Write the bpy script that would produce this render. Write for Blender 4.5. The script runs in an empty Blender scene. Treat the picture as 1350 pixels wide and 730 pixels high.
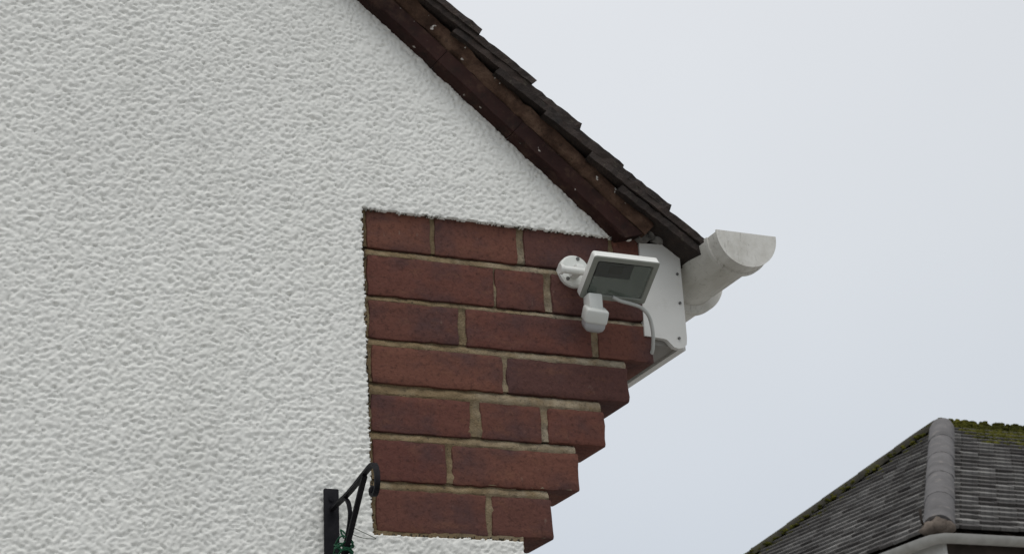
import bpy, bmesh, math, random
import numpy as np
from mathutils import Vector, Matrix, Euler

random.seed(7)
rng = np.random.default_rng(11)
SC = bpy.context.scene
COL = SC.collection
Z0 = 2.66                      # height of the brickwork datum above the ground

# ------------------------------------------------------------------ camera
cam_d = bpy.data.cameras.new('camera')
cam = bpy.data.objects.new('camera', cam_d)
COL.objects.link(cam)
SC.camera = cam
yaw, pitch, roll = 0.42517615, 0.36998458, -0.05424359
fw = Vector((math.sin(yaw)*math.cos(pitch), math.cos(yaw)*math.cos(pitch), math.sin(pitch)))
r0 = Vector((math.cos(yaw), -math.sin(yaw), 0)); u0 = r0.cross(fw)
rr = r0*math.cos(roll) + u0*math.sin(roll)
uu = u0*math.cos(roll) - r0*math.sin(roll)
CAM = Vector((-0.8595017, -2.4373808, -1.0623873 + Z0))
M = Matrix((rr, uu, -fw)).transposed().to_4x4()
M.translation = CAM
cam.matrix_world = M
FPX = 2344.88
cam_d.sensor_fit = 'HORIZONTAL'
cam_d.sensor_width = 36.0
cam_d.lens = FPX/1350*36
cam_d.clip_start = 0.05
cam_d.clip_end = 2000
cam_d.dof.use_dof = True
cam_d.dof.focus_distance = 2.72
cam_d.dof.aperture_fstop = 26

def px_of(p):                  # photo pixel of a world point (only to rank which tiles show)
    d = Vector(p) - CAM
    z = d.dot(fw)
    return 675 + FPX*d.dot(rr)/z, 365 - FPX*d.dot(uu)/z

# ------------------------------------------------------------------ sky, sun, exposure
SUN_EL, SUN_AZ = math.radians(72), math.radians(-150)     # azimuth from +Y towards +X
world = bpy.data.worlds.new('World'); SC.world = world
world.use_nodes = True
wn, wl = world.node_tree.nodes, world.node_tree.links
wn.clear()
def WN(t, **k):
    n = wn.new(t)
    for a, b in k.items(): setattr(n, a, b)
    return n
w_out = WN('ShaderNodeOutputWorld'); w_bg = WN('ShaderNodeBackground')
w_sky = WN('ShaderNodeTexSky', sky_type='NISHITA', sun_disc=False)
w_sky.sun_elevation = SUN_EL; w_sky.sun_rotation = SUN_AZ
w_tc = WN('ShaderNodeTexCoord'); w_sep = WN('ShaderNodeSeparateXYZ')
w_ramp = WN('ShaderNodeValToRGB')          # cloud layer: brighter towards the zenith, as an overcast sky is
w_noise = WN('ShaderNodeTexNoise'); w_noise.inputs['Scale'].default_value = 2.2
w_noise.inputs['Detail'].default_value = 3.0; w_noise.inputs['Roughness'].default_value = .45
w_map = WN('ShaderNodeMapRange')
w_map.inputs['From Min'].default_value = .3; w_map.inputs['From Max'].default_value = .7
w_map.inputs['To Min'].default_value = .95; w_map.inputs['To Max'].default_value = 1.05
w_mul = WN('ShaderNodeVectorMath', operation='SCALE')
w_ten = WN('ShaderNodeVectorMath', operation='SCALE'); w_ten.inputs['Scale'].default_value = 10.0
w_mix = WN('ShaderNodeMix', data_type='RGBA'); w_mix.inputs['Factor'].default_value = .94
e = w_ramp.color_ramp.elements
e[0].position = 0.0; e[0].color = (.54, .585, .635, 1)
e[1].position = 1.0; e[1].color = (1.0, 1.0, 1.02, 1)
k = e.new(.20); k.color = (.630, .675, .735, 1)
k = e.new(.36); k.color = (.730, .762, .800, 1)
k = e.new(.52); k.color = (.785, .806, .838, 1)
w_bg.inputs['Strength'].default_value = 0.1
wl.new(w_tc.outputs['Generated'], w_sep.inputs[0]); wl.new(w_sep.outputs['Z'], w_ramp.inputs[0])
wl.new(w_tc.outputs['Generated'], w_noise.inputs['Vector'])
wl.new(w_noise.outputs['Fac'], w_map.inputs['Value'])
wl.new(w_ramp.outputs[0], w_mul.inputs[0]); wl.new(w_map.outputs[0], w_mul.inputs['Scale'])
wl.new(w_mul.outputs[0], w_ten.inputs[0])
wl.new(w_sky.outputs[0], w_mix.inputs['A']); wl.new(w_ten.outputs[0], w_mix.inputs['B'])
wl.new(w_mix.outputs['Result'], w_bg.inputs['Color'])
wl.new(w_bg.outputs[0], w_out.inputs[0])

sun_d = bpy.data.lights.new('sun', 'SUN'); sun = bpy.data.objects.new('sun', sun_d); COL.objects.link(sun)
sun_d.energy = 1.5; sun_d.angle = math.radians(40); sun_d.color = (1.0, .975, .94)
sdir = Vector((math.sin(SUN_AZ)*math.cos(SUN_EL), math.cos(SUN_AZ)*math.cos(SUN_EL), math.sin(SUN_EL)))
sun.rotation_euler = sdir.to_track_quat('Z', 'Y').to_euler()
sun.location = sdir*30
SC.view_settings.view_transform = 'Standard'
SC.view_settings.look = 'None'
SC.view_settings.exposure = 0.0
SC.view_settings.gamma = 1.0
SC.view_settings.use_curve_mapping = False

# ------------------------------------------------------------------ materials
def srgb(r, g, b):
    f = lambda c: (c/255/12.92) if c/255 <= .04045 else ((c/255+.055)/1.055)**2.4
    return (f(r), f(g), f(b), 1)

class Mat:
    def __init__(s, name, rough=.8, spec=.3):
        s.m = bpy.data.materials.new(name); s.m.use_nodes = True
        s.t = s.m.node_tree; s.n = s.t.nodes
        s.b = s.n['Principled BSDF']
        s.b.inputs['Roughness'].default_value = rough
        s.b.inputs['Specular IOR Level'].default_value = spec
        s.tc = s.n.new('ShaderNodeTexCoord'); s.col = None; s.h = None
    def L(s, a, b): s.t.links.new(a, b)
    def noise(s, scale, detail=3, rough=.55, stretch=None, coord='Object', off=None):
        n = s.n.new('ShaderNodeTexNoise')
        n.inputs['Scale'].default_value = scale; n.inputs['Detail'].default_value = detail
        n.inputs['Roughness'].default_value = rough
        src = s.tc.outputs[coord]
        if stretch or off:
            mp = s.n.new('ShaderNodeMapping'); mp.inputs['Scale'].default_value = stretch or (1, 1, 1)
            mp.inputs['Location'].default_value = off or (0, 0, 0)
            s.L(src, mp.inputs['Vector']); src = mp.outputs[0]
        s.L(src, n.inputs['Vector'])
        return n.outputs['Fac']
    def ramp(s, fac, stops):
        r = s.n.new('ShaderNodeValToRGB'); el = r.color_ramp.elements
        while len(el) < len(stops): el.new(.5)
        for q, (p, c) in zip(el, stops): q.position = p; q.color = c if len(c) == 4 else (*c, 1)
        s.L(fac, r.inputs[0]); return r.outputs[0]
    def mask(s, fac, lo, hi):
        r = s.n.new('ShaderNodeMapRange'); r.inputs['From Min'].default_value = lo; r.inputs['From Max'].default_value = hi
        s.L(fac, r.inputs['Value']); return r.outputs[0]
    def over(s, color, fac, amount=1.0):          # lay a colour over what there is, by a mask
        m = s.n.new('ShaderNodeMix'); m.data_type = 'RGBA'
        if amount != 1.0:
            q = s.n.new('ShaderNodeMath'); q.operation = 'MULTIPLY'; q.inputs[1].default_value = amount
            s.L(fac, q.inputs[0]); fac = q.outputs[0]
        s.L(fac, m.inputs['Factor']); s.L(s.col, m.inputs['A'])
        if isinstance(color, tuple): m.inputs['B'].default_value = color
        else: s.L(color, m.inputs['B'])
        s.col = m.outputs['Result']; return s
    def base(s, out): s.col = out; return s
    def flat(s, c):
        n = s.n.new('ShaderNodeRGB'); n.outputs[0].default_value = c; s.col = n.outputs[0]; return s
    def rnd(s, stops):                             # a colour of its own for each object
        o = s.n.new('ShaderNodeObjectInfo'); return s.ramp(o.outputs['Random'], stops)
    def vary(s, lo, hi):                           # brightness of its own for each object
        o = s.n.new('ShaderNodeObjectInfo')
        r = s.n.new('ShaderNodeMapRange'); r.inputs['To Min'].default_value = lo; r.inputs['To Max'].default_value = hi
        s.L(o.outputs['Random'], r.inputs['Value'])
        v = s.n.new('ShaderNodeVectorMath'); v.operation = 'SCALE'
        s.L(s.col, v.inputs[0]); s.L(r.outputs[0], v.inputs['Scale']); s.col = v.outputs[0]; return s
    def bump(s, fac, strength=.5, dist=.002):
        b = s.n.new('ShaderNodeBump'); b.inputs['Strength'].default_value = strength; b.inputs['Distance'].default_value = dist
        s.L(fac, b.inputs['Height'])
        if s.h: s.L(s.h, b.inputs['Normal'])
        s.h = b.outputs[0]; return s
    def done(s):
        if s.col: s.L(s.col, s.b.inputs['Base Color'])
        if s.h: s.L(s.h, s.b.inputs['Normal'])
        return s.m

MT = {}
# white masonry paint over stippled render
m = Mat('render_paint', .85, .25)
m.base(m.ramp(m.noise(3.0, 4), [(.3, (.735, .735, .695)), (.7, (.81, .81, .765))]))
m.over((.50, .50, .44, 1), m.mask(m.noise(5, 7, .68, (1, 1, .35)), .50, .80), .28)
m.over((.40, .40, .36, 1), m.mask(m.noise(150, 3, .6), .66, .80), .35)
m.bump(m.noise(420, 3, .6), .35, .0012)
MT['render'] = m.done()
# bricks
m = Mat('brick_clay', .88, .2)
m.base(m.rnd([(0, (.090, .042, .036)), (.3, (.140, .056, .040)), (.65, (.115, .045, .036)), (1, (.170, .072, .048))]))
m.over((.070, .040, .040, 1), m.mask(m.noise(8, 4, .6, (1, 1, 1.3), off=(1.3, 0, 0)), .47, .64), .8)
m.over((.175, .080, .050, 1), m.mask(m.noise(21, 4, .6, (1, 1, 2.2), off=(3, 1, 4)), .55, .72), .45)
m.over((.040, .018, .015, 1), m.mask(m.noise(130, 5, .75), .50, .70), .7)
m.over((.19, .085, .055, 1), m.mask(m.noise(110, 5, .75, off=(8, 3, 3)), .56, .74), .5)
m.over((.25, .19, .15, 1), m.mask(m.noise(60, 5, .7, (1, 1, .45), off=(7, 2, 1)), .64, .76), .6)
m.bump(m.noise(210, 4, .65), .55, .0016)
m.bump(m.noise(45, 4, .6), .7, .004)
MT['brick'] = m.done()
m = Mat('mortar', .95, .15)
m.base(m.ramp(m.noise(26, 5, .65), [(.25, (.145, .102, .056)), (.5, (.215, .158, .090)), (.75, (.32, .25, .155))]))
m.over((.36, .31, .23, 1), m.mask(m.noise(14, 4, .6, off=(2, 5, 1)), .55, .70), .4)
sx = m.n.new('ShaderNodeSeparateXYZ'); m.L(m.tc.outputs['Object'], sx.inputs[0])     # lime bloom towards the corbelled end
mm_ = m.n.new('ShaderNodeMath'); mm_.operation = 'MULTIPLY'; m.L(m.mask(sx.outputs['X'], .12, .34), mm_.inputs[0]); m.L(m.mask(m.noise(20, 5, .65, off=(5, 5, 5)), .36, .60), mm_.inputs[1])
m.over((.46, .42, .34, 1), mm_.outputs[0], .5)
m.over((.075, .062, .042, 1), m.mask(m.noise(55, 6, .75, off=(4, 7, 2)), .52, .70), .65)
m.over((.05, .045, .035, 1), m.mask(m.noise(190, 3, .7), .60, .70), .7)
m.bump(m.noise(120, 5, .7), .9, .004)
m.bump(m.noise(330, 4, .7), .8, .0022)
MT['mortar'] = m.done()
# verge
m = Mat('maroon_paint', .75, .12)
m.base(m.ramp(m.noise(14, 4, .6), [(.3, (.020, .0092, .0080)), (.7, (.038, .0165, .0135))]))
m.over((.085, .052, .034, 1), m.mask(m.noise(30, 6, .72), .50, .70), .6)
m.over((.018, .012, .010, 1), m.mask(m.noise(90, 3, .6), .60, .72), .7)
m.over((.014, .011, .009, 1), m.mask(m.noise(22, 6, .7, off=(6, 2, 7)), .54, .68), .6)
m.over((.45, .42, .38, 1), m.mask(m.noise(75, 2, .5, off=(4, 4, 9)), .745, .77), .8)
m.bump(m.noise(120, 4, .6), .5, .0018)
MT['maroon'] = m.done()
m = Mat('verge_bedding', .95, .15)
m.base(m.ramp(m.noise(24, 5, .65), [(.28, (.030, .017, .012)), (.5, (.080, .046, .031)), (.75, (.155, .100, .068))]))
m.over((.03, .018, .012, 1), m.mask(m.noise(70, 4, .7), .54, .68), .75)
m.over((.60, .57, .52, 1), m.mask(m.noise(62, 2, .5, off=(1, 8, 2)), .70, .735), .9)
m.bump(m.noise(170, 5, .7), .9, .004)
MT['bedding'] = m.done()
m = Mat('clay_tile_dark', .85, .3)
m.base(m.ramp(m.noise(20, 4, .6), [(.3, (.017, .0135, .012)), (.7, (.044, .031, .025))]))
m.over((.052, .033, .025, 1), m.mask(m.noise(45, 4, .6), .54, .70), .6)
m.over((.095, .088, .062, 1), m.mask(m.noise(85, 5, .75), .58, .70), .6)
m.vary(.75, 1.3)
m.bump(m.noise(190, 4, .7), .8, .003)
MT['tile'] = m.done()
MT['deck'] = Mat('roof_boarding', .9, .2).flat((.03, .022, .017, 1)).done()
# white plastic
def plastic(name, c, c2, rough=.45, grime=.5, gs=30):
    m = Mat(name, rough, .45)
    m.base(m.ramp(m.noise(12, 3), [(.3, c), (.7, c2)]))
    m.over((.22, .20, .14, 1), m.mask(m.noise(gs, 5, .7, (1, .35, 1)), .56, .76), grime)
    m.bump(m.noise(60, 3), .12, .001)
    return m.done()
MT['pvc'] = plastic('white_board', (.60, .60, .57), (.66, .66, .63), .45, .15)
MT['soffit'] = plastic('shaded_soffit', (.20, .19, .17), (.27, .26, .24), .6, .4)  # white board coloured darker to carry the shade under the eaves
m = Mat('weathered_gutter', .5, .4)
m.base(m.ramp(m.noise(9, 4), [(.3, (.58, .57, .52)), (.7, (.66, .65, .61))]))
m.over((.24, .22, .16, 1), m.mask(m.noise(14, 7, .68, (1, .25, 1)), .46, .76), .55)
m.over((.13, .12, .07, 1), m.mask(m.noise(90, 4, .7, off=(2, 9, 4)), .62, .74), .6)
m.over((.10, .085, .055, 1), m.mask(m.noise(55, 5, .7, (2.2, 1, .45), off=(3, 1, 2)), .58, .74), .65)
m.bump(m.noise(60, 3), .15, .001)
MT['gutter'] = m.done()
MT['lamp_white'] = plastic('white_casing', (.66, .67, .635), (.73, .735, .70), .4, .10)
MT['lamp_shaded'] = plastic('shaded_bezel', (.20, .21, .18), (.24, .25, .22), .45, .15)  # shade of the downward-facing rim put into the colour
MT['sensor_case'] = plastic('sensor_casing', (.58, .595, .56), (.65, .66, .63), .45, .2)
MT['plate'] = plastic('wall_plate_white', (.66, .68, .63), (.80, .81, .77), .5, .3, 55)
MT['cable'] = plastic('grey_cable', (.40, .41, .39), (.48, .49, .46), .5, .2)
MT['lens'] = plastic('sensor_lens', (.36, .365, .37), (.42, .425, .43), .35, .1)
MT['screw'] = Mat('screw_head', .5, .5).flat((.10, .10, .095, 1)).done()
MT['edge_shade'] = Mat('dark_edge_shade', .95, .1).flat((.055, .047, .034, 1)).done()  # dark colour for the specks that stand in for shaded holes
MT['dark'] = Mat('dark_slot', .6, .3).flat((.15, .16, .14, 1)).done()
m = Mat('lamp_reflector', .4, .5).flat((.40, .43, .40, 1)); m.b.inputs['Metallic'].default_value = .9; m.b.inputs['Roughness'].default_value = .18
MT['reflector'] = m.done()
MT['led'] = Mat('led_board', .5, .4).flat((.10, .10, .075, 1)).done()
m = Mat('lamp_glass', .08, .5).flat((.55, .58, .56, 1))
m.b.inputs['Transmission Weight'].default_value = 1.0; m.b.inputs['IOR'].default_value = 1.45
MT['glass'] = m.done()
m = Mat('black_iron', .55, .10)
m.base(m.ramp(m.noise(60, 4, .6), [(.35, (.006, .006, .008)), (.7, (.016, .015, .018))]))
m.over((.075, .055, .04, 1), m.mask(m.noise(130, 4, .7), .64, .74), .5)
m.bump(m.noise(300, 3), .3, .0008)
MT['iron'] = m.done()
MT['twine'] = Mat('green_twine', .8, .3).flat((.010, .070, .034, 1)).done()
MT['wire'] = Mat('thin_wire', .5, .4).flat((.10, .11, .09, 1)).done()
MT['grey_fill'] = (lambda m: (m.base(m.ramp(m.noise(40, 5, .7), [(.3, (.06, .055, .05)), (.7, (.24, .235, .22))])), m.bump(m.noise(160, 4), .9, .004), m.done())[2])(Mat('grey_pointing', .95, .1))
# neighbouring roof
m = Mat('roof_tile_grey', .85, .3)
m.base(m.rnd([(0, (.040, .036, .034)), (.3, (.088, .083, .078)), (.8, (.130, .125, .119)), (1, (.20, .193, .183))]))
m.over((.025, .022, .020, 1), m.mask(m.noise(9, 5, .7), .50, .68), .7)
m.over((.20, .19, .17, 1), m.mask(m.noise(16, 4, .7, off=(3, 3, 3)), .64, .72), .6)
m.over((.060, .060, .016, 1), m.mask(m.noise(4, 5, .7, off=(9, 1, 3)), .62, .72), .7)
m.bump(m.noise(60, 4), .6, .004)
MT['ntile'] = m.done()
m = Mat('hip_tile_grey', .85, .25)
m.base(m.ramp(m.noise(5, 5, .65), [(.3, (.070, .067, .067)), (.7, (.115, .110, .110))]))
m.over((.24, .215, .195, 1), m.mask(m.noise(9, 5, .65, off=(5, 2, 8)), .57, .72), .5)
m.over((.055, .05, .045, 1), m.mask(m.noise(25, 5, .7), .58, .72), .5)
m.vary(.85, 1.15); m.bump(m.noise(40, 4), .6, .006)
MT['hip'] = m.done()
m = Mat('mossy_tile', .9, .2)
m.base(m.ramp(m.noise(6, 5, .7), [(.3, (.022, .020, .016)), (.55, (.045, .042, .030)), (.75, (.050, .052, .016))])); m.bump(m.noise(50, 4), .8, .01)
MT['darkhip'] = m.done()
m = Mat('pink_mortar', .95, .1)
m.base(m.ramp(m.noise(12, 5), [(.3, (.095, .078, .066)), (.7, (.18, .15, .125))])); m.bump(m.noise(60, 4), .8, .01)
MT['hipmortar'] = m.done()
m = Mat('moss', 1.0, .1)
m.base(m.ramp(m.noise(7, 5, .7), [(.28, (.022, .024, .006)), (.5, (.066, .066, .011)), (.75, (.130, .120, .020))])); m.bump(m.noise(70, 4), 1.0, .02)
MT['moss'] = m.done()
MT['ngutter'] = plastic('pale_gutter', (.30, .295, .27), (.40, .395, .37), .55, .5, 4)
MT['nwall'] = plastic('pale_wall', (.42, .42, .40), (.52, .52, .50), .8, .3, 3)
m = Mat('dark_timber', .85, .2); m.base(m.ramp(m.noise(5, 5), [(.3, (.025, .02, .017)), (.7, (.07, .055, .045))]))
MT['ntimber'] = m.done()
m = Mat('paving', .9, .2); m.base(m.ramp(m.noise(2, 8, .6), [(.3, (.20, .195, .185)), (.7, (.30, .29, .275))])); m.bump(m.noise(40, 4), .4, .005)
MT['ground'] = m.done()

# ------------------------------------------------------------------ object helpers (design coordinates; +Z0 makes world)
def tag(o, label=None, cat=None, group=None, kind=None):
    if label: o['label'] = label
    if cat: o['category'] = cat
    if group: o['group'] = group
    if kind: o['kind'] = kind
    return o
def thing(name, loc, label, cat, group=None):
    o = bpy.data.objects.new(name, None); COL.objects.link(o)
    o.empty_display_size = .1
    o.location = (loc[0], loc[1], loc[2] + Z0)
    return tag(o, label, cat, group)
def root_loc(p):
    while p.parent: p = p.parent
    return p.location
def obj(name, me, material, parent, smooth=False, ang=None):
    """me: mesh or bmesh in design coordinates; becomes a part of parent."""
    if isinstance(me, bmesh.types.BMesh):
        b = me; me = bpy.data.meshes.new(name)
        bmesh.ops.recalc_face_normals(b, faces=b.faces)
        b.to_mesh(me); b.free()
    if parent:
        L = root_loc(parent)
        me.transform(Matrix.Translation((-L[0], -L[1], Z0 - L[2])))
    else: me.transform(Matrix.Translation((0, 0, Z0)))
    o = bpy.data.objects.new(name, me); COL.objects.link(o)
    if material: me.materials.append(MT[material])
    if parent: o.parent = parent
    if smooth:
        me.polygons.foreach_set('use_smooth', [True]*len(me.polygons))
        if ang: me.set_sharp_from_angle(angle=math.radians(ang))
    return o
def link_copy(name, me, parent, mat4):
    """a piece that shares mesh data, at a matrix in design coordinates"""
    o = bpy.data.objects.new(name, me); COL.objects.link(o)
    o.parent = parent
    L = root_loc(parent)
    o.matrix_local = Matrix.Translation((-L[0], -L[1], Z0 - L[2])) @ mat4
    return o
def BM(): return bmesh.new()
def box(b, lo, hi, bev=0, seg=1, mat=None):
    c = [(a+d)/2 for a, d in zip(lo, hi)]; s = [d-a for a, d in zip(lo, hi)]
    r = bmesh.ops.create_cube(b, size=1.0)
    vs = r['verts']
    bmesh.ops.scale(b, vec=s, verts=vs)
    if bev:
        es = list({q for v in vs for q in v.link_edges})
        rb = bmesh.ops.bevel(b, geom=es, offset=bev, segments=seg, profile=.5, affect='EDGES')
        vs = list({v for f in rb['faces'] for v in f.verts} | {v for v in vs if v.is_valid})
    bmesh.ops.translate(b, vec=c, verts=vs)
    if mat is not None: bmesh.ops.transform(b, matrix=mat, verts=vs)
    return vs
def cyl(b, p, q, r, r2=None, seg=24, cap=True):
    p, q = Vector(p), Vector(q); d = q-p
    m4 = Matrix.Translation((p+q)/2) @ d.to_track_quat('Z', 'Y').to_matrix().to_4x4()
    return bmesh.ops.create_cone(b, cap_ends=cap, segments=seg, radius1=r, radius2=r if r2 is None else r2, depth=d.length, matrix=m4)['verts']
def smooth_path(pts, n=8):
    pts = [Vector(p) for p in pts]; out = []
    P = [pts[0]*2-pts[1]] + pts + [pts[-1]*2-pts[-2]]
    for i in range(1, len(P)-2):
        for k in range(n):
            t = k/n; a, b_, c, d = P[i-1], P[i], P[i+1], P[i+2]
            out.append(.5*((2*b_) + (c-a)*t + (2*a-5*b_+4*c-d)*t*t + (3*b_-a-3*c+d)*t**3))
    out.append(pts[-1]); return out
def sweep(b, path, prof, side=None, closed=True, cap=True):
    """profile [(u,v)] along a path; u along `side`, v along the normal"""
    path = [Vector(p) for p in path]; rings = []
    for i, p in enumerate(path):
        t = (path[min(i+1, len(path)-1)] - path[max(i-1, 0)]).normalized()
        s = Vector(side) if side else Vector((0, 0, 1)).cross(t)
        s = (s - t*s.dot(t)).normalized(); n = t.cross(s)
        rings.append([b.verts.new(p + s*u + n*v) for u, v in prof])
    k = len(prof)
    for a, c in zip(rings, rings[1:]):
        for j in range(k if closed else k-1):
            b.faces.new((a[j], a[(j+1) % k], c[(j+1) % k], c[j]))
    if cap and closed:
        b.faces.new(list(reversed(rings[0]))); b.faces.new(rings[-1])
    return rings
def circ(r, n=12, a0=0, a1=2*math.pi, close=True):
    m_ = n if close else n-1
    return [(r*math.cos(a0+(a1-a0)*i/m_), r*math.sin(a0+(a1-a0)*i/m_)) for i in range(n)]
def prism(b, poly, y0, y1):      # polygon in (x,z) between two y
    a = [b.verts.new((x, y0, z)) for x, z in poly]; c = [b.verts.new((x, y1, z)) for x, z in poly]
    n = len(poly)
    b.faces.new(a); b.faces.new(list(reversed(c)))
    for i in range(n): b.faces.new((a[i], c[i], c[(i+1) % n], a[(i+1) % n]))

# 2-D gradient noise on arrays
PERM = rng.permutation(512); GR = rng.normal(size=(512, 2)); GR /= np.linalg.norm(GR, axis=1)[:, None]
def pnoise(x, y):
    xi = np.floor(x).astype(int); yi = np.floor(y).astype(int); xf = x-xi; yf = y-yi
    def g(i, j):
        h = PERM[(PERM[(i) % 512] + j) % 512]; return GR[h]
    f = lambda t: t*t*t*(t*(t*6-15)+10)
    u, v = f(xf), f(yf)
    d = lambda i, j, a, c: g(i, j)[..., 0]*a + g(i, j)[..., 1]*c
    n00 = d(xi, yi, xf, yf); n10 = d(xi+1, yi, xf-1, yf); n01 = d(xi, yi+1, xf, yf-1); n11 = d(xi+1, yi+1, xf-1, yf-1)
    return ((n00*(1-u)+n10*u)*(1-v) + (n01*(1-u)+n11*u)*v)*1.6

# roof frame: s runs down the slope, n away from it
PH = math.radians(40.4); CP, SP = math.cos(PH), math.sin(PH)
def SN(s, n, y): return Vector((s*CP + n*SP, y, -s*SP + n*CP))

# ------------------------------------------------------------------ ground
b = BM(); bmesh.ops.create_grid(b, x_segments=1, y_segments=1, size=400)
bmesh.ops.translate(b, vec=(0, 0, -Z0), verts=b.verts)
tag(obj('ground', b, 'ground', None), kind='structure')

# ------------------------------------------------------------------ the house
house = thing('house', (0, 0, -Z0), 'near house with white stippled gable, corbelled red brick and brown tiled roof', 'house')

# stippled wall: a fine displaced sheet with a ragged cut-out for the brickwork
ST = .0020
gx = np.arange(-.80, .52, ST); gz = np.arange(-.62, .66, ST)
X, Zg = np.meshgrid(gx, gz)
def worley(x, y):                 # rounded bumps of uneven height, one in each jittered cell
    xi = np.floor(x).astype(int); yi = np.floor(y).astype(int); best = np.zeros_like(x)
    for di in (-1, 0, 1):
        for dj in (-1, 0, 1):
            h_ = PERM[(PERM[(xi+di) % 512] + yi+dj) % 512]
            px_ = xi+di+.5+.42*GR[h_, 0]; py_ = yi+dj+.5+.42*GR[h_, 1]
            r2 = ((x-px_)**2 + (y-py_)**2)/(.55+.35*(h_ % 17)/16)
            best = np.maximum(best, np.clip(1-r2, 0, 1)*(.45+.55*(h_ % 13)/12))
    return best
def stipple(x, z):
    wx = x + .004*pnoise(x/.03, z/.03); wz = z + .004*pnoise(x/.03+40, z/.03+9)
    # blobs flicked on with a brush, a little wider than tall, with small pits between them
    peb = worley(wx/.0080, (wz-.10*wx)/.0072)          # flicked-on lumps
    peb2 = worley(wx/.0050+31, wz/.0047+77)
    c = pnoise((wx-.25*wz)/.0054+71, wz/.0050+13)
    d = pnoise(wx/.0036+17, wz/.0034+31)
    pit = np.clip(pnoise((wx+.35*wz)/.0082+33, wz/.0060+57) - .26, 0, 1)
    big = pnoise(x/.035+5, z/.03+2)
    h = .90*peb + .62*peb2 + .44*c + .42*d + .22*big - .75
    h = np.where(h > 0, h*.6, h*1.0) - 1.7*pit
    return h
H = stipple(X, Zg)
Y = -.0075 - .0027*H
n1 = pnoise(Zg/.012, X*0+3.3); n2 = pnoise(X/.012, Zg*0+7.7)
n3 = pnoise(Zg/.0045, X*0+1.3); n4 = pnoise(X/.0045, Zg*0+2.7)
xc, zc = X+ST/2, Zg+ST/2
xl = -.0055 - .0065*(zc+.46)/.52 + .0020*n1 + .0026*n3
zt = .0630 + .0016*n2 + .0016*n4
zb = -.4595 + .0010*n2 + .0010*n4
hole = (xc > xl) & (zc < zt) & (zc > zb)
verge = (xc*SP + zc*CP) > .350                 # tucked behind the bargeboard
low = (zc <= zb) & (xc > .2365)
keep = ~(hole | verge | low)
keep &= ~((xc > .40) & (zc < .055))
keep = keep[:-1, :-1]
ny, nx = keep.shape
idx = np.arange((ny+1)*(nx+1)).reshape(ny+1, nx+1)
N0 = idx.size
quads = np.stack([idx[:-1, :-1], idx[:-1, 1:], idx[1:, 1:], idx[1:, :-1]], -1)[keep]
pad = np.pad(keep, 1)
sk = []
for (dy, dx, a, c) in ((0, -1, (1, 0), (0, 0)), (0, 1, (0, 1), (1, 1)), (-1, 0, (0, 0), (0, 1)), (1, 0, (1, 1), (1, 0))):
    edge = keep & ~pad[1+dy:1+dy+ny, 1+dx:1+dx+nx]
    jj, ii = np.nonzero(edge)
    va, vc = idx[jj+a[0], ii+a[1]], idx[jj+c[0], ii+c[1]]
    sk.append(np.stack([vc, va, va+N0, vc+N0], -1))
quads = np.concatenate([quads]+sk)
jx = .0007*pnoise(X/.004+3, Zg/.004+8); jz = .0007*pnoise(X/.004+13, Zg/.004+28)
V = np.concatenate([np.stack([X+jx, Y, Zg+jz], -1).reshape(-1, 3), np.stack([X+jx, X*0+.006, Zg+jz], -1).reshape(-1, 3)])
used = np.unique(quads); remap = np.zeros(len(V), int); remap[used] = np.arange(len(used))
V = V[used]; quads = remap[quads]
me = bpy.data.meshes.new('rendered_wall')
me.vertices.add(len(V)); me.vertices.foreach_set('co', V.astype('f').ravel())
me.loops.add(quads.size); me.loops.foreach_set('vertex_index', quads.astype('i').ravel())
me.polygons.add(len(quads)); me.polygons.foreach_set('loop_start', np.arange(0, quads.size, 4).astype('i'))
me.update(calc_edges=True)
wall = obj('rendered_wall', me, 'render', house, smooth=True)

# plain remainder of the gable and the walls round the corner
b = BM()
apx = -2.6
g0, g1 = -.945, .2345
prism(b, [(g0-4.2, -Z0), (-.795, -Z0), (-.795, .352/CP - (-.795)*SP/CP - .004), (apx, .35/CP - apx*SP/CP), (g0-4.2, .35/CP - apx*SP/CP + (g0-4.2-apx)*.851)], -.0075, .25)
prism(b, [(-.795, -Z0), (.2345, -Z0), (.2345, -.617), (-.795, -.617)], -.0075, .25)
obj('gable_wall', b, 'render', house)
b = BM(); box(b, (-.95, .007, -.72), (.2345, .25, -.06)); box(b, (-.95, .0071, -.06), (-.03, .25, .36)); box(b, (-.03, .105, -.06), (.24, .25, .10))
obj('wall_core', b, 'mortar', house)
b = BM(); box(b, (.0, .2505, -Z0), (.2345, 5.0, -.02)); obj('side_wall', b, 'render', house)

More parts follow.
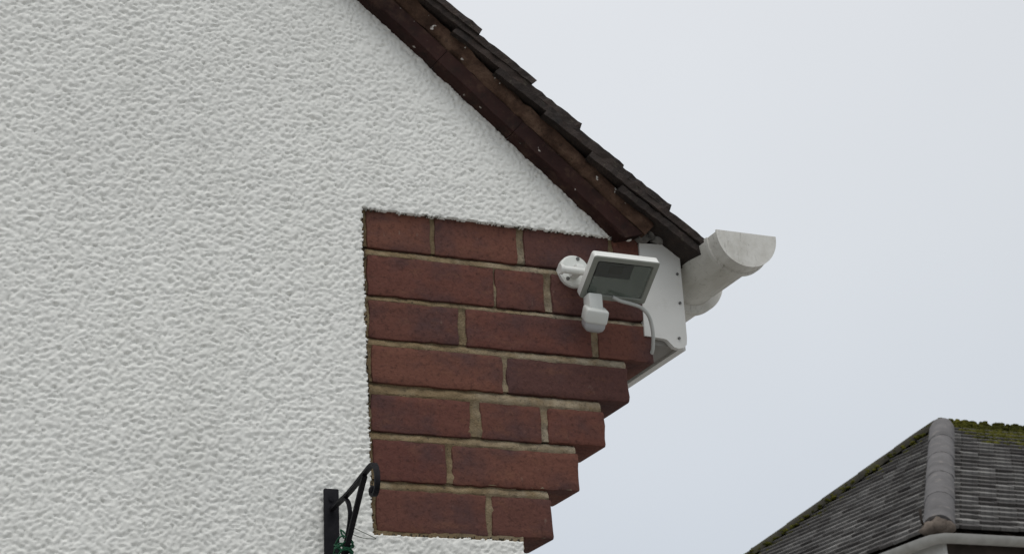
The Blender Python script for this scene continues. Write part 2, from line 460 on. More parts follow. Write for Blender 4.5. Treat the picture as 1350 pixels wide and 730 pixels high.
# brickwork
rowz = {'A': (0.0, .072), 'B': (-.0785, -.0125), 'C': (-.1490, -.0885), 'D': (-.2217, -.1625), 'E': (-.2985, -.2410), 'F': (-.3742, -.3130), 'G': (-.4520, -.3890)}
rowx = {'A': [(.000, .105), (.1145, .256), (.270, .423), (.432, .4785)],
        'B': [(-.001, .2105), (.216, .2995), (.314, .4785)],
        'C': [(.000, .147), (.162, .3790), (.393, .491)],
        'D': [(.002, .2185), (.227, .4420)],
        'E': [(.000, .1605), (.179, .2805), (.293, .3920)],
        'F': [(.002, .117), (.1285, .3420)],
        'G': [(.005, .180), (.191, .2910)]}
names = 'ABCDEFG'
b = BM()
def mortar_slab(x0, x1, z0, z1, y0=.0045, bed=None):
    nx_ = max(2, int((x1-x0)/.006)); nz_ = max(2, int((z1-z0)/.0035))
    xs = np.linspace(x0, x1, nx_+1); zs = np.linspace(z0, z1, nz_+1)
    XX, ZZ = np.meshgrid(xs, zs)
    YY = y0 - .0020*pnoise(XX/.03, ZZ/.02) - .0012*pnoise(XX/.009+4, ZZ/.008+1) + .0010*pnoise(XX/.3, ZZ/.05+6)
    if bed is not None:                        # struck joint: flush below, cut back under the brick above
        tb = np.clip((ZZ-bed)/(z1-bed), 0, 1)
        YY = np.where(ZZ > bed, YY + .0085*tb**4 - .0030*(1-tb), YY)
    vv = [[b.verts.new((XX[j, i], YY[j, i], ZZ[j, i])) for i in range(nx_+1)] for j in range(nz_+1)]
    bk = [b.verts.new((x, .1, z)) for x, z in ((x0, z0), (x1, z0), (x1, z1), (x0, z1))]
    for j in range(nz_):
        for i in range(nx_): b.faces.new((vv[j][i], vv[j][i+1], vv[j+1][i+1], vv[j+1][i]))
    b.faces.new([bk[0], bk[1]] + list(reversed(vv[0]))); b.faces.new([bk[2], bk[3]] + vv[-1])
    b.faces.new([bk[1], bk[2]] + [vv[j][-1] for j in range(nz_, -1, -1)]); b.faces.new([bk[3], bk[0]] + [vv[j][0] for j in range(nz_+1)])
    b.faces.new(list(reversed(bk)))
for i, k in enumerate(names):
    z0_, z1_ = rowz[k]
    top = rowz[names[i-1]][0] + .002 if i else .080
    mortar_slab(-.012, min(rowx[k][-1][1] - .004, .4775), z0_ + .002, top, .0040 if k in 'ABCG' else .0030, z1_ if i else None)
    if k == 'G': mortar_slab(-.012, .24, -.47, z0_ + .0018, .0015)
corbel = obj('brick_corbel', b, 'mortar', house, smooth=True, ang=50)

b = BM(); Rg = random.Random(17)                # dark lumps standing in for shaded holes along the render's broken edge
def shade_speck(x, z):
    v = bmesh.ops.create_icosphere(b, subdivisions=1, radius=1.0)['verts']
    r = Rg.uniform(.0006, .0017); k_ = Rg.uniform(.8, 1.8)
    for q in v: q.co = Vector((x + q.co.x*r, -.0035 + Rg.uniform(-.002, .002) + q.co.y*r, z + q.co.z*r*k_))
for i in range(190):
    z = Rg.uniform(-.455, .062); shade_speck(-.0040 - .0065*(z+.46)/.52 + Rg.gauss(0, .0014), z)
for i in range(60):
    x = abs(Rg.gauss(0, .19)); shade_speck(min(x, .40) - .008, .0615 + Rg.gauss(0, .0012))
for i in range(40): shade_speck(Rg.uniform(0, .23), -.4575 + Rg.gauss(0, .0008))
tag(obj('shade_specks', b, 'edge_shade', house), kind='stuff')

def make_brick(x0, x1, z0, z1, seed, y0=0, y1=.1025, worn=False):
    R = random.Random(seed)
    b = BM(); bev = .0048 if worn else .0022
    vs = box(b, (x0, y0, z0), (x1, y1, z1))
    for ax, cu in ((0, max(3, int((x1-x0)/.016))), (2, 4)):
        es = [e_ for e_ in b.edges if abs(e_.verts[0].co[ax] - e_.verts[1].co[ax]) > .02]
        bmesh.ops.subdivide_edges(b, edges=es, cuts=cu, use_grid_fill=True)
    eg = [e_ for e_ in b.edges if len(e_.link_faces) == 2 and e_.calc_face_angle(0) > .5]
    bmesh.ops.bevel(b, geom=eg, offset=bev, segments=2, profile=.55, affect='EDGES')
    co = np.array([v.co[:] for v in b.verts])
    f1 = pnoise(co[:, 0]/.022+seed*7.3, co[:, 2]/.022+seed*3.1); f2 = pnoise(co[:, 0]/.020+seed*1.7, co[:, 2]/.020+40); f3 = pnoise(co[:, 0]/.03+seed*2.3, co[:, 2]/.02+70)
    g1 = pnoise(co[:, 0]/.007+seed*5.3, co[:, 2]/.007+9); g2 = pnoise(co[:, 0]/.007+seed*4.1, co[:, 2]/.007+19)
    for v, a1, a2, a3, c1, c2 in zip(b.verts, f1, f2, f3, g1, g2):
        v.co += Vector((.0019*a1 + .0010*c1, .0011*a3 + .0004*c1, .0014*a2 + .0009*c2))
    t = R.uniform(-.004, .004); yy = R.uniform(-.0012, .0012)
    cx_, cz_ = (x0+x1)/2, (z0+z1)/2
    for v in b.verts:
        v.co.z += (v.co.x-cx_)*t; v.co.y += yy
    return b
tops = {'B': (-.009, -.0165)}
sd = 0
for k in names:
    for (x0, x1) in rowx[k]:
        sd += 1
        z0_, z1_ = rowz[k]
        o = obj('brick', make_brick(x0-.0008, x1+.0008, z0_, z1_+.0008, sd, worn=(k in 'DEFG' and x1 == rowx[k][-1][1])), 'brick', corbel, smooth=True, ang=40)
        if k == 'B' and x0 < 0: tag(o, 'brick burnt purple at one end')

# roof: boarding with tiles laid on it
SE = .430
noses = [SE, .326, .2215, .1225, .014, -.110] + [-.215 - .105*i for i in range(24)]
b = BM()
YB = 2.2
def slab_sn(b, s0, s1, n0, n1, y0, y1):
    vs = [b.verts.new(SN(s, n, y)) for y in (y0, y1) for s, n in ((s0, n0), (s1, n0), (s1, n1), (s0, n1))]
    for f in ((0, 1, 2, 3), (7, 6, 5, 4), (0, 4, 5, 1), (1, 5, 6, 2), (2, 6, 7, 3), (3, 7, 4, 0)): b.faces.new([vs[i] for i in f])
    return vs
slab_sn(b, -3.1, .385, .345, .3655, .032, YB); slab_sn(b, -3.1, .29, .345, .3655, -.020, .0315)
for i in range(6): slab_sn(b, -3.1, .33, .27, .3445, .28+i*.38, .28+i*.38+.045)
roof = obj('roof', b, 'deck', house)
TL_, TW, TT = .265, .1625, .0125
def tile_mesh(name, w, seed, L=TL_):
    R = random.Random(seed); b = BM()
    nxs, nys = 4, 24         # across, along
    gridv = {}
    for lay in (0, 1):
        for i in range(nxs+1):
            for j in range(nys+1):
                u = (i/nxs-.5)*w + (R.uniform(-.0014, .0014) if i in (0, nxs) else 0); s = -j/nys*L
                n = lay*TT + .004*(1-(2*i/nxs-1)**2) - .0035*(1-j/nys)**2
                gridv[lay, i, j] = b.verts.new((s + (R.uniform(-.003, .003) if j == 0 else R.uniform(-.0015, .0015)), u + R.uniform(-.001, .001)*(0 < i < nxs), n + (R.uniform(-.0004, .0004) if i in (0, nxs) else R.uniform(-.0007, .0007))))
    for lay in (0, 1):
        for i in range(nxs):
            for j in range(nys):
                q = [gridv[lay, i, j], gridv[lay, i+1, j], gridv[lay, i+1, j+1], gridv[lay, i, j+1]]
                b.faces.new(q if lay else q[::-1])
    rim = [(i, 0) for i in range(nxs)] + [(nxs, j) for j in range(nys)] + [(i, nys) for i in range(nxs, 0, -1)] + [(0, j) for j in range(nys, 0, -1)]
    for a, c in zip(rim, rim[1:]+rim[:1]): b.faces.new((gridv[0, a[0], a[1]], gridv[0, c[0], c[1]], gridv[1, c[0], c[1]], gridv[1, a[0], a[1]]))
    bmesh.ops.recalc_face_normals(b, faces=b.faces)
    me = bpy.data.meshes.new(name); b.to_mesh(me); b.free(); me.materials.append(MT['tile'])
    return me
T1 = [tile_mesh('tile', TW, s) for s in range(5)]
T15 = [tile_mesh('tile_and_half', TW*1.5, s+20) for s in range(3)]
TE = [tile_mesh('eaves_tile', TW, s+40, .19) for s in range(3)]
BAS = Matrix(((CP, 0, SP, 0), (0, 1, 0, 0), (-SP, 0, CP, 0), (0, 0, 0, 1)))
def lay_tile(me, s, y, n, tilt, R):
    p = SN(s, n, y)
    m4 = Matrix.Translation(p) @ BAS @ Matrix.Rotation(math.radians(tilt), 4, 'Y') @ Matrix.Rotation(R.uniform(-.006, .006), 4, 'Z')
    return link_copy('tile', me, roof, m4)
R = random.Random(5)
YV = -.060
NB = .4085                     # underside of each nose
for k, s in enumerate(noses[:16]):
    y = YV + R.uniform(-.006, .006); first = True
    lift = R.uniform(-.0012, .0022)
    nn = 0
    while y < 1.25:
        if first and k % 2: me_, w = R.choice(T15), TW*1.5
        else: me_, w = R.choice(T1), TW
        lay_tile(me_, s + R.uniform(-.003, .003), y + w/2, NB + lift + (R.uniform(-.001, .001)), -7.2, R)
        y += w + .003; first = False
    if k == 0:
        y = YV + .004
        while y < 1.25:
            lay_tile(R.choice(TE), s - .004, y + TW/2, NB - TT - .002, -7.4, R); y += TW + .003
b = BM()                       # roof beyond the tiles one can see: one stepped sheet
for s in noses[16:]:
    slab_sn(b, s-.105, s, NB-.03, NB+.008, YV, YB)
for k, s in enumerate(noses[:16]): slab_sn(b, s-.105, s, NB-.025, NB+.008, 1.255, YB)
tag(obj('tile_field', b, 'tile', house), 'roof tiles higher up and farther back', kind='stuff')

# verge: maroon boards in lengths and the mortar bedding above them
def verge_board(s0, s1, n0, n1, y0, y1, seed, wob=.0012, cut=0.0):
    Rr = random.Random(seed); b = BM(); n = max(3, int((s1-s0)/.02)); rings = []
    for i in range(n+1):
        s = s0+(s1-s0)*i/n
        w = [Rr.uniform(-wob, wob) for _ in range(6)]
        sc = s + (cut if i == n else 0)
        rings.append([b.verts.new(SN(s + (0 if i < n or not cut else -.006), n0+w[0], y1)), b.verts.new(SN(s + (0 if i < n or not cut else -.006), n0+w[0]*1.3, y0+.0025)), b.verts.new(SN(s, n0+.0022+w[2]*1.4, y0+w[3]*.5)),
                      b.verts.new(SN(sc, n1-.003+w[4]*.5, y0+w[3]*.5)), b.verts.new(SN(sc, n1+w[5], y0+.004)), b.verts.new(SN(sc, n1+w[5], y1))])
    for a, c in zip(rings, rings[1:]):
        for j in range(6): b.faces.new((a[j], a[(j+1) % 6], c[(j+1) % 6], c[j]))
    b.faces.new(rings[0][::-1]); b.faces.new(rings[-1])
    return b
cuts = [-1.70, -1.15, -.64, -.1255, .0448, .300]
for i, (s0, s1) in enumerate(zip(cuts, cuts[1:])):
    obj('bargeboard', verge_board(s0+.0004, s1-.0004, .3240, .3565, -.035, -.002, i, cut=.018 if i == 4 else 0), 'maroon', house, smooth=True, ang=35)
b = BM()
n_ = 150; rings = []
s0, s1 = -1.7, .322
for i in range(n_+1):
    s = s0+(s1-s0)*i/n_
    q = float(pnoise(np.array(s/.05), np.array(1.5))); q2 = float(pnoise(np.array(s/.018), np.array(6.5))); q3 = float(pnoise(np.array(s/.03), np.array(9.5)))
    rings.append([b.verts.new(SN(s, .3560, -.02)), b.verts.new(SN(s, .3555+.0035*q2, -.0352-.0015*q)), b.verts.new(SN(s, .362+.003*q, -.0395-.003*q2)),
                  b.verts.new(SN(s, .371+.003*q3, -.0415-.003*q)), b.verts.new(SN(s, .380+.003*q2, -.041-.003*q3)), b.verts.new(SN(s, .384, -.03))])
for a, c in zip(rings, rings[1:]):
    for j in range(6): b.faces.new((a[j], a[(j+1) % 6], c[(j+1) % 6], c[j]))
b.faces.new(rings[0][::-1]); b.faces.new(rings[-1])
obj('verge_bedding', b, 'bedding', house, smooth=True, ang=60)

# pointing stuffed under the lowest tiles
def lump(b, c, r, seed, sub=2):
    Rr = random.Random(seed)
    v = bmesh.ops.create_icosphere(b, subdivisions=sub, radius=1.0)['verts']
    for q in v:
        d = q.co.copy(); f = 1+Rr.uniform(-.22, .22)
        q.co = Vector((c[0]+d.x*r[0]*f, c[1]+d.y*r[1]*f, c[2]+d.z*r[2]*f))
b = BM()
for i, (x, z, rx, rz) in enumerate([(.437, .066, .016, .006), (.458, .074, .012, .009), (.470, .087, .010, .013), (.487, .072, .016, .012), (.505, .084, .012, .018), (.520, .070, .018, .008), (.538, .066, .013, .007)]):
    lump(b, (x, -.004, z), (rx, .012, rz), i)
obj('pointing', b, 'grey_fill', house, smooth=True)
b = BM(); prism(b, [(.43, .063), (.556, .065), (.556, .03), (.575, .03), (.55, .115), (.47, .16), (.40, .2)], .008, .03)
obj('eaves_filler', b, 'deck', house)

# boxed eaves: white end panel, fascia and soffit
b = BM()
prism(b, [(.4765, -.1045), (.512, -.1065), (.518, -.108), (.524, -.114), (.530, -.1195), (.538, -.1215), (.548, -.1195), (.5545, -.113), (.5560, -.10), (.5560, .0645), (.4800, .0605)], -.003, .007)
end = obj('eaves_end_panel', b, 'pvc', house)
for (x, z) in ((.5478, .0115), (.5480, -.0405), (.5405, -.1035)):
    b = BM(); cyl(b, (x, -.0052, z), (x, -.002, z), .0024, seg=14); obj('screw', b, 'screw', end)
b = BM(); box(b, (.5445, .0075, -.1195), (.5575, 5.0, .0620)); obj('fascia', b, 'pvc', house)
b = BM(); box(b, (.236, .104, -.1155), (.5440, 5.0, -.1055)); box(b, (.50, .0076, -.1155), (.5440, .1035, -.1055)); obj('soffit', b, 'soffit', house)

# ------------------------------------------------------------------ gutter
GX, GZ, GR_ = .6170, .0440, .0525
gutter = thing('rain_gutter', (GX, -.12, GZ), 'dirty cream half-round rain gutter with closed end under the lowest roof tiles', 'gutter')
def half_shell(b, r0, r1, y0, y1, n=28, lip=.0, a0=0.0):
    pr = [(GX + r1*math.cos(math.pi + a0 + (math.pi-2*a0)*i/n), GZ + r1*math.sin(math.pi + a0 + (math.pi-2*a0)*i/n)) for i in range(n+1)]
    pi_ = [(GX + r0*math.cos(math.pi + a0 + (math.pi-2*a0)*i/n), GZ + r0*math.sin(math.pi + a0 + (math.pi-2*a0)*i/n)) for i in range(n, -1, -1)]
    prism_strip(b, pr, pi_, y0, y1)
def prism_strip(b, pr, pi_, y0, y1):
    n = len(pr); pi_ = pi_[::-1]
    A = [[b.verts.new((x, y, z)) for x, z in pr] for y in (y0, y1)]; B = [[b.verts.new((x, y, z)) for x, z in pi_] for y in (y0, y1)]
    for i in range(n-1):
        b.faces.new((A[0][i], A[1][i], A[1][i+1], A[0][i+1])); b.faces.new((B[0][i], B[0][i+1], B[1][i+1], B[1][i]))
        b.faces.new((A[0][i], A[0][i+1], B[0][i+1], B[0][i])); b.faces.new((A[1][i], B[1][i], B[1][i+1], A[1][i+1]))
    for i in (0, n-1): b.faces.new((A[0][i], B[0][i], B[1][i], A[1][i]))
b = BM(); half_shell(b, GR_-.003, GR_, -.1145, 5.0); obj('trough', b, 'gutter', gutter, smooth=True, ang=40)
b = BM(); half_shell(b, GR_+.0003, GR_+.0040, -.1180, -.0860); half_shell(b, GR_+.0039, GR_+.0068, -.0925, -.0835)
obj('collar', b, 'gutter', gutter, smooth=True, ang=40)
b = BM()
pts = [(GX + (GR_+.0042)*math.cos(math.pi+math.pi*i/32), GZ + (GR_+.0042)*math.sin(math.pi+math.pi*i/32)) for i in range(33)]
pts[0] = (pts[0][0], GZ+.003); pts[-1] = (pts[-1][0], GZ+.003)
prism(b, pts, -.1215, -.1185)
cap = obj('end_cap', b, 'gutter', gutter)
b = BM(); half_shell(b, GR_+.0003, GR_+.0095, .076, .170); half_shell(b, GR_+.0094, GR_+.0150, .0755, .090)
obj('union_bracket', b, 'gutter', gutter, smooth=True, ang=40)

# ------------------------------------------------------------------ floodlight with motion sensor
light = thing('security_light', (.353, -.002, -.005), 'small white floodlight with motion sensor screwed to the red brickwork', 'floodlight')
b = BM()
PCX, PCZ = .3535, -.006
cyl(b, (PCX, .004, PCZ), (PCX, -.0075, PCZ), .0278, .0278, 40)
cyl(b, (PCX, -.0075, PCZ), (PCX, -.0100, PCZ), .0278, .0246, 40)
plate = obj('wall_plate', b, 'plate', light, smooth=True, ang=30)
for (x, z) in ((.3595, .0155), (.3700, -.0135), (.3390, -.0210)):
    b = BM(); cyl(b, (x, -.0092, z), (x, -.0112, z), .0032, seg=12); obj('screw', b, 'screw', plate)
b = BM()
box(b, (.3415, -.040, -.0200), (.3560, -.0095, -.0055), .002, 2)
cyl(b, (.3180, -.0350, -.0165), (.3900, -.0350, -.0170), .0062, seg=20)
cyl(b, (.3130, -.0350, -.0165), (.3185, -.0350, -.0165), .0085, seg=20)
obj('pivot_arm', b, 'lamp_white', light, smooth=True, ang=35)
# head: local frame with origin at the middle of the front face
HW, HH, HT = .0590, .0410, .0195
dn = Vector((0, .065, -.0460)).normalized(); rt = Vector((1, 0, 0.0)); nf = rt.cross(dn)      # outward normal of the glass
if nf.z > 0: nf = -nf
hc = Vector((.4045, -.0675, -.0395))
HM = Matrix((rt, -dn, nf)).transposed().to_4x4(); HM.translation = hc
def frame_ring(b, w0, h0, w1, h1, z0, z1, r0=.0045, r1=.003, seg=4):
    def rr_(w, h, r):
        out = []
        for (sx, sy, a) in ((1, 1, 0), (-1, 1, 90), (-1, -1, 180), (1, -1, 270)):
            for i in range(seg+1):
                t = math.radians(a + 90*i/seg); out.append((sx*(w-r) + r*math.cos(t), sy*(h-r) + r*math.sin(t)))
        return out
    A, B = rr_(w0, h0, r0), rr_(w1, h1, r1)
    return A, B
def shell(b, prof):            # list of (ring points, z): skin between successive rings
    prev = None
    rings = []
    for pts, z in prof:
        rings.append([b.verts.new((x, y, z)) for x, y in pts])
    for a, c in zip(rings, rings[1:]):
        n = len(a)
        for i in range(n): b.faces.new((a[i], a[(i+1) % n], c[(i+1) % n], c[i]))
    return rings
O_, I_ = frame_ring(None, HW, HH, HW-.0085, HH-.0085, 0, 0)
O1, _ = frame_ring(None, HW-.001, HH-.001, 1, 1, 0, 0)
I2, _ = frame_ring(None, HW-.0105, HH-.0105, 1, 1, 0, 0, r0=.003)
Bk, _ = frame_ring(None, HW-.006, HH-.006, 1, 1, 0, 0)
b = BM(); rg = shell(b, [(O_, -.0020), (O_, -HT+.004), (O1, -HT+.002), (Bk, -HT)]); b.faces.new(rg[-1]); b.transform(HM)
head = obj('lamp_head', b, 'lamp_white', light, smooth=True, ang=35)
b = BM(); rg = shell(b, [(O_, -.0021), (O1, 0), (I_, 0), (I2, -.0030), (I2, -.0040)]); b.transform(HM)
obj('bezel', b, 'lamp_shaded', head, smooth=True, ang=30)
b = BM()
w_, h_ = HW-.0105, HH-.0105
q = [Vector((-w_, -h_, -.0040)), Vector((w_, -h_, -.0040)), Vector((w_, h_, -.0040)), Vector((-w_, h_, -.0040))]
p_ = [Vector((-.039, -.0055, -.0155)), Vector((.023, -.0055, -.0155)), Vector((.023, .0235, -.0155)), Vector((-.039, .0235, -.0155))]
qv = [b.verts.new(v) for v in q]; pv = [b.verts.new(v) for v in p_]
for i in range(4): b.faces.new((qv[i], qv[(i+1) % 4], pv[(i+1) % 4], pv[i]))
b.transform(HM); obj('reflector', b, 'reflector', head)
b = BM(); box(b, (-.0395, -.0060, -.0170), (.0235, .0240, -.0156)); b.transform(HM); obj('led_board', b, 'dark', head)
b = BM(); box(b, (-.018, .003, -.0155), (.006, .017, -.0145)); b.transform(HM); obj('led_chip', b, 'led', head)
b = BM(); box(b, (-w_+.0002, -h_+.0002, -.0034), (w_-.0002, h_-.0002, -.0012)); b.transform(HM); obj('glass', b, 'glass', head)
# motion sensor
b = BM()
box(b, (.3520, -.0560, -.0900), (.3770, -.0330, -.0600), .003, 2)
obj('sensor_neck', b, 'sensor_case', light, smooth=True, ang=35)
b = BM()
SMx = Matrix.Translation((.3640, -.050, -.0955)) @ Matrix.Scale(.93, 4) @ Matrix.Rotation(math.radians(34), 4, 'X') @ Matrix.Rotation(math.radians(-12), 4, 'Z')
box(b, (-.0200, -.0185, -.0135), (.0200, .0200, .0120), .0045, 3); b.transform(SMx)
sens = obj('motion_sensor', b, 'sensor_case', light, smooth=True, ang=40)
b = BM()
A1, _ = frame_ring(None, .0180, .0165, 1, 1, 0, 0, r0=.003); A2, _ = frame_ring(None, .0160, .0145, 1, 1, 0, 0, r0=.004); A3, _ = frame_ring(None, .0115, .0100, 1, 1, 0, 0, r0=.004)
rg = shell(b, [(A1, -.0115), (A1, -.0190), (A2, -.0250), (A3, -.0290)]); b.faces.new(rg[-1]); b.transform(SMx)
obj('sensor_lens', b, 'lens', sens, smooth=True, ang=40)
b = BM()
sweep(b, smooth_path([(.3980, -.050, -.0620), (.4130, -.047, -.0660), (.4330, -.043, -.0672), (.4560, -.037, -.0700), (.4720, -.031, -.0815), (.4815, -.022, -.1020), (.4860, -.012, -.1200), (.4890, .002, -.1330), (.4890, .03, -.1400)], 8), circ(.0031, 12), side=(0, .3, 1))
obj('cable', b, 'cable', light, smooth=True)

# ------------------------------------------------------------------ hanging basket bracket
bx = -.0720
br = thing('hanging_bracket', (bx, -.0125, -.66), 'black iron hanging basket bracket with curled tip on the white wall', 'bracket')
b = BM(); box(b, (bx-.0115, -.0205, -.665), (bx+.0115, -.0140, -.3970), .0022, 2)
bp = obj('back_plate', b, 'iron', br, smooth=True, ang=40)
for z in (-.4130, -.645):
    b = BM(); cyl(b, (bx-.001, -.0228, z), (bx-.001, -.0200, z), .0040, .0034, 14); obj('screw', b, 'iron', bp, smooth=True, ang=40)
flat = [(-.0038, -.0021), (.0038, -.0021), (.0038, .0021), (-.0038, .0021)]
b = BM()
arm = smooth_path([(bx, -.020, -.4280), (bx, -.099, -.4235), (bx, -.165, -.4140), (bx, -.2000, -.4100), (bx, -.2130, -.4160), (bx, -.2195, -.4310), (bx, -.2170, -.4470), (bx, -.2070, -.4540), (bx, -.1975, -.4500), (bx, -.1955, -.4430)], 7)
sweep(b, arm, flat, side=(1, 0, 0))
lump(b, (bx, -.1985, -.4465), (.0048, .0075, .0075), 77)
obj('arm', b, 'iron', br, smooth=True, ang=35)
b = BM()
sweep(b, smooth_path([(bx, -.1680, -.4175), (bx, -.1530, -.4310), (bx, -.1300, -.4540), (bx, -.1030, -.4810), (bx, -.0780, -.5080), (bx, -.0480, -.5550), (bx, -.0230, -.620)], 7), flat, side=(1, 0, 0)); obj('brace', b, 'iron', br, smooth=True, ang=35)
b = BM()
sweep(b, smooth_path([(bx, -.0830, -.4280), (bx, -.0960, -.4380), (bx, -.1020, -.4550), (bx, -.0960, -.4720), (bx, -.0840, -.4880), (bx, -.0700, -.5030), (bx, -.0600, -.5180)], 7), [(u*.75, v*.85) for u, v in flat], side=(1, 0, 0)); obj('scroll', b, 'iron', br, smooth=True, ang=35)
tw = thing('garden_twine', (bx, -.075, -.53), 'bright green garden twine wound round the black bracket', 'twine')
b = BM()
pts = []
Rr = random.Random(4)
for i in range(150):
    a = i*.52; t = i/149
    pts.append((bx + (.0105+Rr.uniform(0, .003))*math.cos(a), -.073 + .010*t + (.019+Rr.uniform(-.002, .004))*math.sin(a), -.4870 - .048*t + .006*math.sin(a*1.7+1)))
sweep(b, pts, circ(.00135, 6), side=(.2, .3, 1)); obj('winding', b, 'twine', tw, smooth=True)
b = BM(); sweep(b, smooth_path([(bx+.008, -.070, -.486), (bx+.006, -.062, -.474), (bx+.002, -.052, -.466), (bx+.004, -.060, -.480)], 6), circ(.0012, 6), side=(.2, .3, 1)); obj('loose_end', b, 'twine', tw, smooth=True)
wr = thing('tie_wire', (bx, -.09, -.50), 'thin grey wire loop looping off the black bracket brace', 'wire')
b = BM(); sweep(b, smooth_path([(bx, -.110, -.470), (-.060, -.075, -.4665), (-.048, -.085, -.4760), (-.040, -.110, -.4890), (-.043, -.122, -.4940), (-.056, -.108, -.4900), (bx+.004, -.098, -.4830)], 8), circ(.0006, 6), side=(.2, .3, 1)); obj('loop', b, 'wire', wr, smooth=True)

# ------------------------------------------------------------------ neighbouring house
Q = Vector((6.569, 7.218, 1.545)); D = Vector((2.022, 2.395, 1.545)); A = Q + D; F = Q + Vector((0, 2*D.y, 0))
LEN = 7.0
nb = thing('neighbouring_house', (Q.x+2, Q.y+2.4, -Z0), 'neighbouring house beyond with mossy grey hipped tile roof', 'house')
b = BM()
vQ, vA, vF = b.verts.new(Q), b.verts.new(A), b.verts.new(F)
vQ2, vA2, vF2 = b.verts.new(Q+Vector((LEN, 0, 0))), b.verts.new(A+Vector((LEN-D.x, 0, 0))), b.verts.new(F+Vector((LEN, 0, 0)))
b.faces.new((vQ, vF, vA)); b.faces.new((vQ, vA, vA2, vQ2)); b.faces.new((vF, vF2, vA2, vA)); b.faces.new((vQ2, vA2, vF2)); b.faces.new((vQ, vQ2, vF2, vF))
for v in b.verts: v.co.z -= .035
nroof = obj('roof', b, 'ntimber', nb)
# tiles
b = BM(); TTn = .026
box(b, (-.5, 0, 0), (.5, .185, TTn), .003); 
unit = bpy.data.meshes.new('tile'); bmesh.ops.recalc_face_normals(b, faces=b.faces); b.to_mesh(unit); b.free(); unit.materials.append(MT['ntile'])
NC = 25
cand = []
Rr = random.Random(9)
def face_tiles(O, ev, up, width, hipoff, ncol, tw_):
    """O corner, ev unit along the eave, up unit up-slope, hipoff: how far the hip has come in at the top"""
    Ls = up.length; u = up.normalized(); nrm = ev.cross(u); nrm = nrm if nrm.z > 0 else -nrm
    g = Ls/NC
    for i in range(NC):
        fr = (i+.5)/NC
        x0 = hipoff*fr; x1 = width(fr)
        x = -(tw_/2 if i % 2 else 0) - .02
        while x < x1:
            a, c = max(x, x0), min(x+tw_, x1)
            if c-a > .02:
                tl = math.atan2(TTn*.9, g)
                yv = (u*math.cos(tl) - nrm*math.sin(tl)); nv = nrm*math.cos(tl) + u*math.sin(tl)
                p = O + ev*((a+c)/2 + Rr.uniform(-.002, .002)) + u*(i*g - .03 + Rr.uniform(-.006, .006)) + nrm*(.002 + TTn*.9 + Rr.uniform(0, .004))
                ex = ev if ev.cross(yv).dot(nv) > 0 else -ev
                m4 = Matrix((ex*(c-a-.020), yv, nv)).transposed().to_4x4(); m4.translation = p
                cand.append((m4, p))
            x += tw_
face_tiles(Q, Vector((1, 0, 0)), Vector((0, D.y, D.z)), lambda f: 3.2, D.x, 0, .165)
face_tiles(Q, Vector((0, 1, 0)), Vector((D.x, 0, D.z)), lambda f: 2*D.y - D.y*f, D.y, 0, .165)
vis, rest = [], []
for m4, p in cand:
    x, y = px_of(p + Vector((0, 0, Z0)))
    (vis if -5 < x < 1362 and 540 < y < 742 else rest).append((m4, p, (p-CAM).length))
vis.sort(key=lambda t: t[2])
rest += vis[300:]
for m4, p, d in vis[:300]: link_copy('tile', unit, nroof, m4)
b = BM()
for m4, p, d in rest:
    k0 = len(b.verts); b.from_mesh(unit); b.verts.ensure_lookup_table()
    bmesh.ops.transform(b, matrix=m4, verts=b.verts[k0:])
tag(obj('tile_field', b, 'ntile', nb), kind='stuff')
# hip and ridge tiles
def round_tiles(p0, p1, n, r, name, matname, seed, lift=.0):
    Rr = random.Random(seed)
    d = (p1-p0).normalized(); Lt = (p1-p0).length/n
    side = d.cross(Vector((0, 0, 1))).normalized(); up = side.cross(d).normalized()
    for i in range(n):
        b = BM(); a = p0 + d*(Lt*i - .02); c = p0 + d*(Lt*(i+1) + .01)
        rings = []
        for (p, r_) in ((a, r*1.01), (a+(c-a)*.03, r*1.025), (a+(c-a)*.5, r*1.0), (c, r*.975)):
            rings.append([b.verts.new(p + side*(math.cos(t)*r_*1.0) + up*(math.sin(t)*r_*.88 + lift) + Vector((Rr.uniform(-1, 1), Rr.uniform(-1, 1), Rr.uniform(-1, 1)))*.002) for t in [math.pi*k/12 for k in range(13)]])
        for q, s_ in zip(rings, rings[1:]):
            for j in range(12): b.faces.new((q[j], q[j+1], s_[j+1], s_[j]))
        inner = [b.verts.new(v.co + (a-v.co)*.16) for v in rings[0]]
        for j in range(12): b.faces.new((rings[0][j+1], rings[0][j], inner[j], inner[j+1]))
        if i == 0: b.faces.new(inner)
        obj(name, b, matname, nb, smooth=True, ang=40)
round_tiles(Q + D*.015 + Vector((0, 0, .0)), A, 5, .108, 'hip_tile', 'hip', 3, .0)
round_tiles(F, A + Vector((-.02, .02, .0)), 9, .100, 'hip_tile', 'darkhip', 4, .0)
round_tiles(A + Vector((-.03, 0, -.035)), A + Vector((4.0, 0, -.035)), 9, .085, 'ridge_tile', 'darkhip', 5, .0)
b = BM()
lump(b, Q + Vector((-.03, .05, .01)), (.075, .075, .055), 31); lump(b, Q + Vector((.06, -.02, .01)), (.07, .06, .05), 32); lump(b, Q+Vector((.0, .0, .03)), (.06, .06, .06), 33)
obj('hip_foot_mortar', b, 'hipmortar', nb, smooth=True)
b = BM(); hs = Q + Vector((-.085, .06, 0))
sweep(b, smooth_path([hs+Vector((.1, .1, .06)), hs+Vector((0, 0, .06)), hs+Vector((-.015, -.015, .10)), hs+Vector((-.01, -.01, .15))], 5), circ(.009, 6), side=(1, -1, 0)); obj('hip_iron', b, 'ntimber', nb)
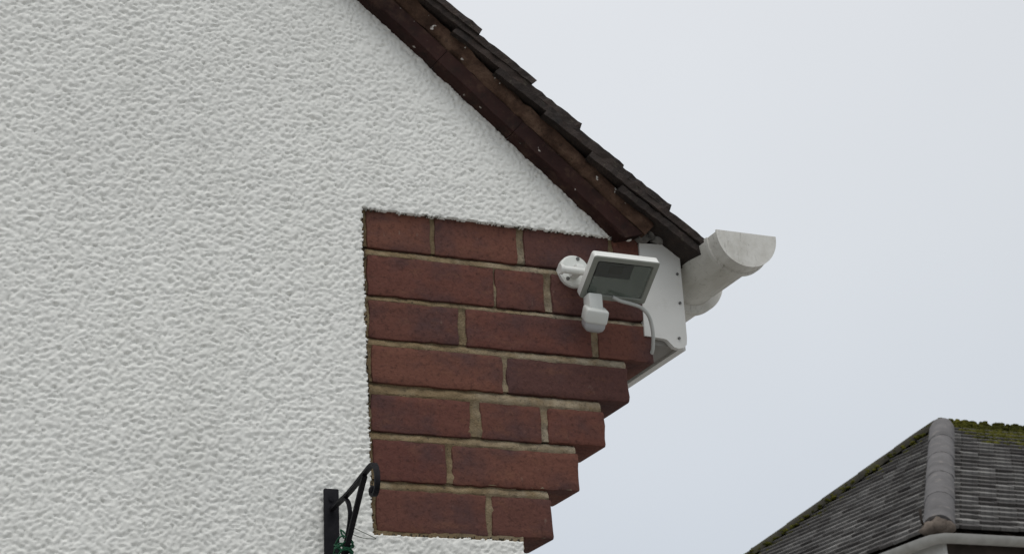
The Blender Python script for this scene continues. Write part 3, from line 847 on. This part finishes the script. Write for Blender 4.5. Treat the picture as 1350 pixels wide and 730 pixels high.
# moss
b = BM(); Rr = random.Random(21)
ICO = bmesh.new(); bmesh.ops.create_icosphere(ICO, subdivisions=1, radius=1.0); ICO.verts.ensure_lookup_table()
IV = [v.co.copy() for v in ICO.verts]; IF = [[v.index for v in f.verts] for f in ICO.faces]; ICO.free()
mv, mf = [], []
def moss_at(p, r):
    k_ = len(mv)
    for q in IV:
        f = r*Rr.uniform(.7, 1.3); mv.append((p.x+q.x*f*1.4, p.y+q.y*f*1.2, p.z+q.z*f*.8))
    mf.extend([[k_+i_ for i_ in f] for f in IF])
uR = Vector((0, D.y, D.z)).normalized(); nR = Vector((0, -D.z, D.y)).normalized()
for i in range(2600):
    x = Rr.uniform(.06, 3.2); dd = abs(Rr.gauss(0, 1))*(.24 if x < 1.6 else .16)
    if dd > .62: continue
    moss_at(A + Vector((x, 0, 0)) - uR*dd + nR*(.030 + .05*max(0, 1-dd/.10)), Rr.uniform(.010, .030))
for i in range(420):
    x = Rr.uniform(-.02, 3.2); a = Rr.uniform(.1, .95)*math.pi
    moss_at(A + Vector((x, -math.cos(a)*.087, -.035+math.sin(a)*.078)), Rr.uniform(.012, .030))
hd = (A-F)
for i in range(620):
    t = Rr.uniform(.25, 1.0); a = Rr.uniform(.05, .95)*math.pi
    sd_ = hd.normalized().cross(Vector((0, 0, 1))).normalized()
    moss_at(F + hd*t + Vector((0, 0, -.005)) + sd_*(math.cos(a)*.100) + Vector((0, 0, math.sin(a)*.088)), Rr.uniform(.008, .022))
uL = Vector((D.x, 0, D.z)).normalized(); nL = Vector((-D.z, 0, D.x)).normalized()
for i in range(260):
    t = Rr.uniform(.3, 1.0); dd = abs(Rr.gauss(0, .10)) + .08
    moss_at(F + hd*t - uL*dd*.6 + Vector((0, -dd*.9, 0)) + nL*.03, Rr.uniform(.006, .018))
b.free(); mm = bpy.data.meshes.new('moss'); mm.from_pydata(mv, [], mf)
tag(obj('moss', mm, 'moss', nb, smooth=True), 'yellow green moss along the ridge', kind='stuff')
# gutter round the corner, walls and fascia
b = BM()
o_ = .055
gp = [Q + Vector((-o_, 5.0, -.045))] + [Q + Vector((-o_, y, -.045)) for y in (3, 1, .3, .08)] + [Q + Vector((-o_*.85, -o_*.2, -.045)), Q + Vector((-o_*.2, -o_*.85, -.045))] + [Q + Vector((x, -o_, -.045)) for x in (.08, .3, 1, 3, 6.5)]
pr = [(.058*math.cos(t), .058*math.sin(t)) for t in [math.pi + math.pi*i/10 for i in range(11)]] + [(.052*math.cos(t), .052*math.sin(t)) for t in [2*math.pi - math.pi*i/10 for i in range(11)]]
sweep(b, gp, pr); obj('gutter', b, 'ngutter', nb, smooth=True, ang=50)
b = BM(); box(b, Q+Vector((.02, .0, -.22)), Q+Vector((.045, 4.7, -.03))); obj('fascia', b, 'nwall', nb)
b = BM(); box(b, Q+Vector((.046, .02, -.20)), Q+Vector((LEN, .045, -.03))); obj('dark_fascia', b, 'ntimber', nb)
b = BM(); box(b, Q+Vector((.05, .05, -.215)), Q+Vector((LEN-.05, 4.7, -.195))); obj('soffit', b, 'ntimber', nb)
b = BM(); box(b, Vector((Q.x+.32, Q.y+.32, -Z0)), Vector((Q.x+LEN-.3, Q.y+4.47, Q.z-.216))); obj('wall', b, 'nwall', nb)
